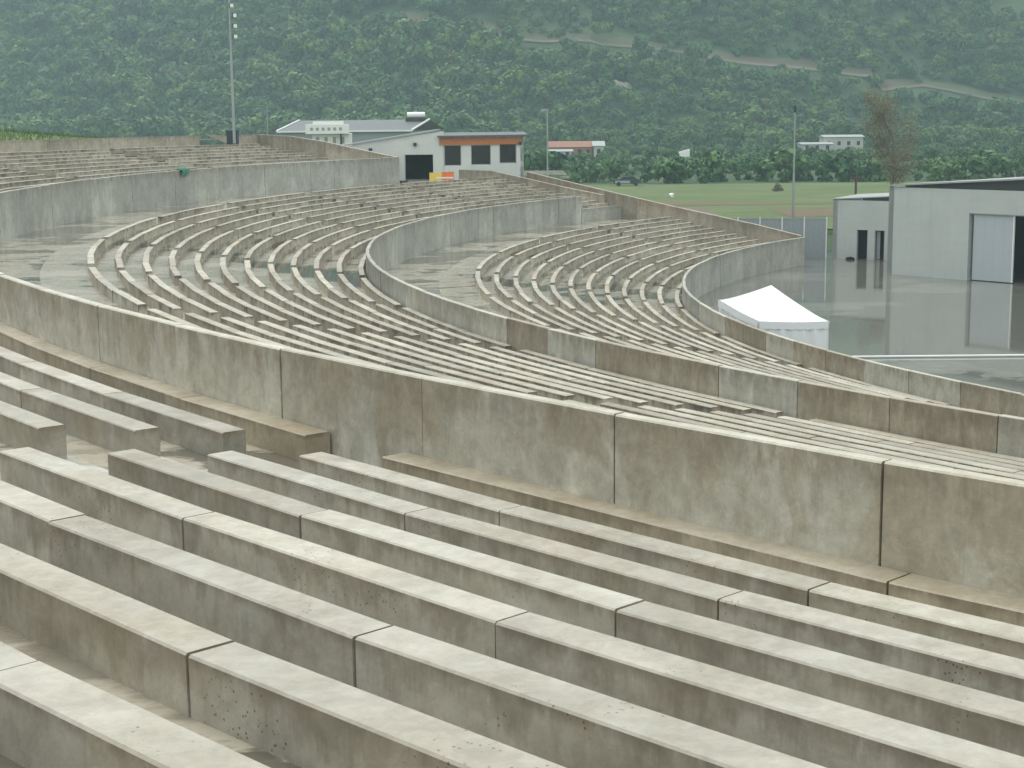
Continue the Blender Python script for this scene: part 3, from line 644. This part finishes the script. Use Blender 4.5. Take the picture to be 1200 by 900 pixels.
# ------------------------------------------------------------------ white pavilion tent on the stage
c0 = Vector((-19.93 * U, -1.18 * U, 0)); c1 = Vector((-19.72 * U, -3.82 * U, 0)); c2 = Vector((-18.77 * U, -3.90 * U, 0)); c3 = c0 + (c2 - c1)
tn = empty('pavilion_tent', (c0 + c2) / 2, 'white pavilion tent with a peaked roof standing on the stage behind the lowest parapet', 'tent')
ze = 2.16; zp = 3.28; cc = [c0, c1, c2, c3]; ctr = (c0 + c2) / 2
n = 10; v = []; f = []
for k in range(4):
    A, B = cc[k], cc[(k + 1) % 4]; base = len(v)
    for i in range(n + 1):
        t = i / n; h = ze + (zp - ze) * (t ** 1.18)
        for j in range(n + 1):
            u = j / n; e0 = A.lerp(B, u); sag = -.04 * math.sin(math.pi * u) * (1 - t)
            q = e0.lerp(ctr, t); v.append((q.x, q.y, h + sag * (1 - t) - .05 * math.sin(math.pi * u) * math.sin(math.pi * t)))
    f += [(base + i * (n + 1) + j, base + i * (n + 1) + j + 1, base + (i + 1) * (n + 1) + j + 1, base + (i + 1) * (n + 1) + j) for i in range(n) for j in range(n)]
MB().add(v, f).build('roof', M_tent, tn, smooth=True)
for k in range(4):
    A, B = cc[k], cc[(k + 1) % 4]; v = []; out = ((A + B) / 2 - ctr).normalized() * .02; m = 24
    full = True
    for i in range(m + 1):
        q = A.lerp(B, i / m) + out * (1 + 2.0 * math.sin(i * 1.7)); sag = -.04 * math.sin(math.pi * i / m)
        v += [(q.x, q.y, ze + sag + .01), (q.x + out.x * 2 * math.sin(i * 1.1), q.y + out.y * 2 * math.sin(i), ze - .9), (q.x, q.y, .03)]
    MB().add(v, [(i * 3 + j, i * 3 + 3 + j, i * 3 + 4 + j, i * 3 + 1 + j) for i in range(m) for j in range(2)]).build('side_curtain', M_tent, tn, smooth=True)
    v = []
    for i in range(m + 1):
        q = A.lerp(B, i / m) + out * 3.2; sag = -.04 * math.sin(math.pi * i / m); v += [(q.x, q.y, ze + sag + .015), (q.x, q.y, ze + sag - .30 + .02 * math.sin(i * 2.1))]
    MB().add(v, [(i * 2, i * 2 + 2, i * 2 + 3, i * 2 + 1) for i in range(m)]).build('valance', M_tent, tn)
    MB().tube((A.x, A.y, 0), (A.x, A.y, ze), .03, .03, 6).build('leg', M_tentleg, tn)
# white pipe across the stage and a faint hose
a = Vector((-18.6 * U, -2.62 * U, .06)); b = Vector((6 * U, -2.62 * U, .06)); pi_ = MB()
for i in range(12): pi_.tube(a.lerp(b, i / 12), a.lerp(b, (i + 1) / 12), .05, .05, 7)
tag(pi_.build('pipe', M_whitep), 'long straight white pipe lying across the wet stage floor', 'pipe')

# ------------------------------------------------------------------ vegetation
def leafcloud(n, lobes, size, rnd, flat=1.0):
    v = []; f = []
    for i in range(n):
        c, rad = rnd.choice(lobes)
        th = rnd.uniform(0, 2 * math.pi); ph = math.acos(rnd.uniform(-.85, 1)); rr = rad * rnd.uniform(.55, 1.05)
        dn = Vector((math.sin(ph) * math.cos(th), math.sin(ph) * math.sin(th), math.cos(ph))); q = Vector(c) + dn * rr
        a = (dn + Vector((rnd.uniform(-.7, .7), rnd.uniform(-.7, .7), rnd.uniform(-.2, .9)))).normalized(); e1 = a.orthogonal().normalized(); e2 = a.cross(e1)
        s = size * rnd.uniform(.6, 1.4); k = rnd.uniform(0, 6.28); p1 = e1 * math.cos(k) + e2 * math.sin(k); p2 = -e1 * math.sin(k) + e2 * math.cos(k)
        b = len(v); v += [q - p1 * s, q + p2 * s * .6, q + p1 * s, q - p2 * s * .6]; f.append((b, b + 1, b + 2, b + 3))
    return v, f
def tree_meshes(seed, R0, H, nleaf, size, mat, nl=7, zl=.35):
    rnd = random.Random(seed); lobes = []
    for i in range(nl):
        a = rnd.uniform(0, 6.28); q = rnd.uniform(.15, .75) * R0; lobes.append(((q * math.cos(a), q * math.sin(a), H * rnd.uniform(zl, .82)), R0 * rnd.uniform(.30, .55)))
    lobes.append(((0, 0, H * .62), R0 * .6))
    v, f = leafcloud(nleaf, lobes, size, rnd)
    cr = bpy.data.meshes.new('crown'); cr.from_pydata([tuple(a) for a in v], [], f); cr.materials.append(mat)
    mb = MB(); mb.tube((0, 0, -.3), (0, 0, H * .5), R0 * .07, R0 * .035, 6)
    for (c, rad) in lobes[:4]: mb.tube((0, 0, H * .3), c, R0 * .035, R0 * .012, 5)
    tr = bpy.data.meshes.new('trunk'); tr.from_pydata(mb.v, [], mb.f); tr.materials.append(M_bark)
    return cr, tr
TREES = [tree_meshes(s, 2.6, 5.2, 520, .42, M_leaf) for s in range(5)]
BUSH = [tree_meshes(20 + s, 1.9, 2.6, 300, .38, M_shrub, 7, .12) for s in range(5)]
def place_tree(pair, x, y, sc, label, group, name='tree', cat='tree', rz=None, sz=None):
    e = empty(name, (x, y, terr(x, y)), label, cat, group); e.rotation_euler.z = random.uniform(0, 6.28); e.scale = (sc, sc, sz or sc)
    for nm, me in (('crown', pair[0]), ('trunk', pair[1])):
        o = bpy.data.objects.new(nm, me); C.objects.link(o); o.parent = e
rnd = random.Random(11)
# front hedge line beyond the field
x = -72
while x < 45:
    y = 183 + rnd.uniform(-5, 9); place_tree(rnd.choice(BUSH), x, y, rnd.choice((.6, .9, 1.2, 1.7)) * rnd.uniform(.8, 1.15), 'rounded green bush in the hedge along the far edge of the field', 'bushes in the hedge beyond the field', 'bush', 'bush'); x += rnd.uniform(1.5, 3.2)
for i in range(26):
    x = rnd.uniform(-75, 60); y = rnd.uniform(195, 290)
    place_tree(rnd.choice(TREES), x, y, rnd.uniform(.45, .8), 'low bushy tree in the green belt between hedge and hill', 'trees between the hedge and the hill')
def gn_scatter(name, pts, protos, label=None):
    """pts: (x,y,z,scale,idx) -> one stuff object of instanced shrubs"""
    me = bpy.data.meshes.new(name); me.from_pydata([p[:3] for p in pts], [], [])
    at = me.attributes.new('sc', 'FLOAT', 'POINT'); at.data.foreach_set('value', [p[3] for p in pts])
    ar = me.attributes.new('rz', 'FLOAT', 'POINT'); ar.data.foreach_set('value', [random.uniform(0, 6.28) for p in pts])
    ai = me.attributes.new('ix', 'INT', 'POINT'); ai.data.foreach_set('value', [p[4] for p in pts])
    o = bpy.data.objects.new(name, me); C.objects.link(o); o['kind'] = 'stuff'
    if label: tag(o, label, 'vegetation')
    col = bpy.data.collections.new(name + '_shapes')
    for i, m_ in enumerate(protos):
        po = bpy.data.objects.new('shape_%02d' % i, m_); col.objects.link(po)
    g = bpy.data.node_groups.new(name, 'GeometryNodeTree')
    g.interface.new_socket('Geometry', in_out='INPUT', socket_type='NodeSocketGeometry'); g.interface.new_socket('Geometry', in_out='OUTPUT', socket_type='NodeSocketGeometry')
    gi = g.nodes.new('NodeGroupInput'); go = g.nodes.new('NodeGroupOutput'); ip = g.nodes.new('GeometryNodeInstanceOnPoints'); ci = g.nodes.new('GeometryNodeCollectionInfo')
    ci.inputs['Collection'].default_value = col; ci.inputs['Separate Children'].default_value = True; ci.inputs['Reset Children'].default_value = True
    def na(nm, ty): a = g.nodes.new('GeometryNodeInputNamedAttribute'); a.data_type = ty; a.inputs[0].default_value = nm; return a.outputs['Attribute']
    g.links.new(gi.outputs[0], ip.inputs['Points']); g.links.new(ci.outputs[0], ip.inputs['Instance']); ip.inputs['Pick Instance'].default_value = True
    g.links.new(na('ix', 'INT'), ip.inputs['Instance Index']); g.links.new(na('sc', 'FLOAT'), ip.inputs['Scale'])
    cb = g.nodes.new('ShaderNodeCombineXYZ'); g.links.new(na('rz', 'FLOAT'), cb.inputs[2]); g.links.new(cb.outputs[0], ip.inputs['Rotation'])
    g.links.new(ip.outputs[0], go.inputs[0]); md = o.modifiers.new('scatter', 'NODES'); md.node_group = g; return o
# hill track (kept clear of trees)
ROAD = []
rd = [(-140, 560), (-124.8, 553), (-100.7, 538), (-85.9, 527), (-68.4, 519), (-37.7, 504), (-22, 506.5), (0.6, 502), (23.2, 499.4), (57.7, 496), (79.5, 503), (98.8, 494.8), (112.5, 489.6), (127, 480), (200, 462)]
def road_y(x):
    for (a, b), (c, d_) in zip(rd, rd[1:]):
        if a <= x <= c: return b + (d_ - b) * (x - a) / (c - a)
    return 1e9
pts = []
for i in range(20000):
    y = rnd.uniform(390, 800); x = -69.6 + rnd.uniform(-1, 1) * ((y + 77) * .37 + 25)
    h = terr(x, y)
    foot = 455 + max(0, (-40 - x)) * .45
    if y - foot > 165 or y < foot - 60: continue
    dens = .9 if x < -60 else 1.0
    if mnoise.noise(Vector((x * .05, y * .05, 9))) < -.55: continue
    if -8 < y - road_y(x) < 2.0 or (2 < y - road_y(x) < 6 and rnd.random() < .7): continue
    left = x < -70 + 40 * mnoise.noise(Vector((x * .02, y * .02, 1)))
    if left: pts.append((x, y, h - .3, rnd.choice((.7, .9, 1.1, 1.4, 2.0)) * rnd.uniform(.8, 1.2), rnd.randrange(5)))
    else: pts.append((x, y, h - .3, rnd.uniform(.7, 1.35) * (1.0 if rnd.random() < .92 else 1.6), rnd.choice([0, 1, 2, 3, 4, 5, 6, 7, 8, 9, 5, 6, 7, 8, 9])))
gn_scatter('hill_woodland', pts, [t[0] for t in TREES] + [b[0] for b in BUSH], 'dense mixed woodland and scrub covering the hillside')
pts = []
for i in range(2600):
    x = rnd.uniform(-110, 130); y = rnd.uniform(190, 455); 
    if math.sin(y * .09 + x * .01) < -.1 or (-64 < x < -18 and 305 < y < 350) or (9 < x < 34 and 325 < y < 388) : continue
    pts.append((x, y, terr(x, y) - .2, rnd.uniform(.4, 1.1), rnd.randrange(5)))
gn_scatter('valley_scrub', pts, [b[0] for b in BUSH], 'green scrub on the valley floor below the hill')
# track ribbon
v = []; n = 0
X2 = [-112 + 4 * i for i in range(76)]
for x in X2:
    y = road_y(x)
    for dy in (-.8, -.4, 0, .4, .8): v.append((x, y + dy, terr(x, y + dy) + .5))
build('hill_track', v, [(i * 5 + j, (i + 1) * 5 + j, (i + 1) * 5 + j + 1, i * 5 + j + 1) for i in range(len(X2) - 1) for j in range(4)], M_track, kind='structure')
v = []
for x in X2:
    y = road_y(x)
    for dy in (.85, 2.0, 3.4, 4.4, 5.5 + 1.5 * math.sin(x * .21)): v.append((x, y + dy, terr(x, y + dy) + .35))
build('cut_bank', v, [(i * 5 + j, (i + 1) * 5 + j, (i + 1) * 5 + j + 1, i * 5 + j + 1) for i in range(len(X2) - 1) for j in range(4)], M_bank, kind='structure')
# tufts along the mound edge at left
tb = MB(); tv = []; tf = []
for i in range(14000):
    a = rnd.uniform(151, 178); r = rnd.uniform(109, 135); x, y, _ = pol(a, r, 0)
    g = max(0, min(1, (a - 151.5) / 4.5)); z = 9.2 + g * 1.05 * max(0, min(1, (r - 110) / 12))
    h = rnd.uniform(.08, .30) * (.4 + g); w_ = .05; k = rnd.uniform(0, 3.14); b = len(tv)
    tv += [(x - w_ * math.cos(k), y - w_ * math.sin(k), z - .1), (x + w_ * math.cos(k), y + w_ * math.sin(k), z - .1), (x + rnd.uniform(-.2, .2), y + rnd.uniform(-.2, .2), z + h)]; tf.append((b, b + 1, b + 2))
o = tag(build('long_grass', tv, tf, M_tuft, kind='stuff'), 'long grass on the bank above the far left rim', 'grass')
# tall sparse reddish tree behind the warehouse
bx, by = -30.9, 84.0
rt = empty('tall_bare_tree', (bx, by, 0), 'tall sparse tree with reddish brown twigs behind the warehouse', 'tree')
mb = MB(); rr2 = random.Random(5); tips = []
def branch(p, d, L_, r, lev):
    q = p
    for s in range(3):
        q2 = q + d * L_ / 3; mb.tube(q, q2, r * (1 - s * .2), r * (1 - (s + 1) * .2), 6, False); q = q2
        d = (d + Vector((rr2.uniform(-.12, .12), rr2.uniform(-.12, .12), .03))).normalized()
        if lev < 3:
            for k in range(2 if lev else 3):
                a = rr2.uniform(0, 6.28); dd_ = (d * .75 + Vector((math.cos(a), math.sin(a), .25)) * .75).normalized(); branch(q, dd_, L_ * .44, r * .38, lev + 1)
        else: tips.append(q)
branch(Vector((bx, by, -.2)), Vector((.03, 0, 1)), 8.4, .17, 0)
mb.build('trunk', plain('reddish_bark', (.19, .13, .095), .9, var=.3), rt)
lv = []; lf = []
for q in tips:
    for k in range(7):
        c = q + Vector((rr2.gauss(0, .35), rr2.gauss(0, .35), rr2.gauss(0, .35))); s = rr2.uniform(.05, .13); e1 = Vector((rr2.uniform(-1, 1), rr2.uniform(-1, 1), rr2.uniform(-1, 1))).normalized(); e2 = e1.orthogonal().normalized(); b = len(lv)
        lv += [c - e1 * s, c + e2 * s * .6, c + e1 * s, c - e2 * s * .6]; lf.append((b, b + 1, b + 2, b + 3))
build('crown', lv, lf, M_red, rt)
place_tree(BUSH[2], -40.6, 52.5, .8, 'dark green bush beside the left wall of the annex behind the fence', None, 'bush', 'bush')
place_tree((tree_meshes(77, 1.9, 2.6, 260, .3, M_red, 6, .1)), -31.6, 148, .5, 'small rusty shrub alone on the green field', None, 'bush', 'bush')

# ------------------------------------------------------------------ village and car
def house(name, x, y, Lx, Ly, H, rise, wall, roof, label, wins=5):
    z = terr(x, y) - .3; e = empty(name, (x, y, z), label, 'building'); h = H + .3
    MB().box(x, y, z, x + Lx, y + Ly, z + h).build('wall', wall, e)
    MB().add([(x - .4, y - .4, z + h + .01), (x + Lx + .4, y - .4, z + h + .01), (x + Lx + .4, y + Ly + .4, z + h + .01), (x - .4, y + Ly + .4, z + h + .01), (x - .4, y + Ly / 2, z + h + rise), (x + Lx + .4, y + Ly / 2, z + h + rise)],
             [(0, 1, 5, 4), (2, 3, 4, 5), (1, 2, 5), (3, 0, 4), (3, 2, 1, 0)]).build('roof', roof, e)
    for i in range(wins):
        xx = x + Lx * (i + .5) / wins; MB().box(xx - .45, y - .06, z + h * .45, xx + .45, y - .004, z + h * .45 + 1.1).build('window', M_dark, e)
    return e
house('village_house', -59, 341, 11, 7, 2.9, 1.5, M_tile, M_tile, 'long brick red house with tiled roof at the foot of the hill', 5)
house('village_house', -60.6, 334, 7, 5, 1.9, .5, M_lime, M_frame, 'low white outbuilding in front of the long red house', 3)
house('village_house', -47.6, 340, 2.6, 6, 3.2, 1.2, M_lime, M_frame, 'narrow white gable house at the right end of the red house', 1)
house('village_house', 12, 368, 8.5, 8, 2.3, .5, M_lime, M_frame, 'grey flat roofed shed at the foot of the hill, left one', 3)
house('village_house', 20, 377, 11, 8, 3.9, .6, M_lime, M_frame, 'pale wider shed at the foot of the hill, right one', 4)
z = terr(-24, 347) - .2; tag(MB().add([(-26.5, 345, z + 1.0), (-21.5, 349, z + 2.2), (-21.5, 351, z + 2.2), (-26.5, 347, z + 1.0), (-26.5, 345, z - 1), (-21.5, 349, z - 1), (-21.5, 351, z - 1), (-26.5, 347, z - 1)],
    [(0, 1, 2, 3), (4, 5, 1, 0), (5, 6, 2, 1), (6, 7, 3, 2), (7, 4, 0, 3)]).build('greenhouse', M_whitep), 'white slanted greenhouse roof among the scrub below the hill', 'greenhouse')
# rock outcrops on the hill
for (x, y, s) in ((-36.5, 474, 2.6), (-32.5, 473, 3.2), (-29.5, 475, 2.0), (62, 503, 1.6)):
    v = []; rk = random.Random(int(s * 10)); z = terr(x, y); nn_ = 9
    for j, (rad, zz) in enumerate(((1, -.5), (1.0, .5), (.75, 1.3), (.3, 1.6))):
        for i in range(nn_): t = 6.283 * i / nn_; q = rad * s * rk.uniform(.75, 1.2); v.append((x + q * math.cos(t), y + q * math.sin(t) * .7, z + zz * s * .7 * rk.uniform(.85, 1.15)))
    f = [(j * nn_ + i, j * nn_ + (i + 1) % nn_, (j + 1) * nn_ + (i + 1) % nn_, (j + 1) * nn_ + i) for j in range(3) for i in range(nn_)] + [tuple(range(3 * nn_, 4 * nn_))]
    tag(build('rock_outcrop', v, f, M_rock), {3.2: 'largest pale rock in the cluster on the hillside scrub above the red house', 2.6: 'pale rock at the left of the cluster on the hillside scrub', 2.0: 'smaller pale rock at the right of the cluster on the hillside', 1.6: 'lone small pale rock beside the hill track at the right'}[s], 'rock', 'rock outcrops on the hill')
# parked car at the field edge
x, y, z = -51.4, 170.0, .08; T = Matrix.Translation((x, y, z))
car = empty('parked_car', (x, y, z), 'dark car with pale side parked at the far edge of the green field', 'car')
prof = [(-2.1, .3), (-2.15, .75), (-1.95, .95), (-1.2, 1.0), (-.6, 1.42), (.9, 1.45), (1.6, 1.0), (2.1, .85), (2.15, .35)]
v = [(x + a, y + s, z + b) for s in (-.85, .85) for a, b in prof]; n = len(prof)
MB().add(v, [tuple(range(n)), tuple(reversed(range(n, 2 * n)))] + [(i, n + i, n + (i + 1) % n, (i + 1) % n) for i in range(n)]).build('body', M_car, car)
MB().box(-1.9, -.88, .4, .4, -.852, .8, T).build('door', M_frame, car)
MB().box(-.9, -.87, 1.02, 1.1, -.853, 1.32, T).build('window', M_glass, car)
for sx in (-1.35, 1.35):
    for sy in (-.9, .72): MB().tube((x + sx, y + sy, z + .32), (x + sx, y + sy + .18, z + .32), .32, .32, 12).build('wheel', M_rubber, car)

# ------------------------------------------------------------------ haze
m = bpy.data.materials.new('haze'); m.use_nodes = True; t = m.node_tree; t.nodes.clear(); o_ = t.nodes.new('ShaderNodeOutputMaterial')
pv = t.nodes.new('ShaderNodeVolumePrincipled'); pv.inputs['Color'].default_value = (.66, .90, 1, 1); pv.inputs['Density'].default_value = .00038; pv.inputs['Anisotropy'].default_value = .1
t.links.new(pv.outputs[0], o_.inputs['Volume'])
hz = MB().box(-690, -490, -1.6, 585, 1195, 215).build('haze', m); hz['kind'] = 'stuff'
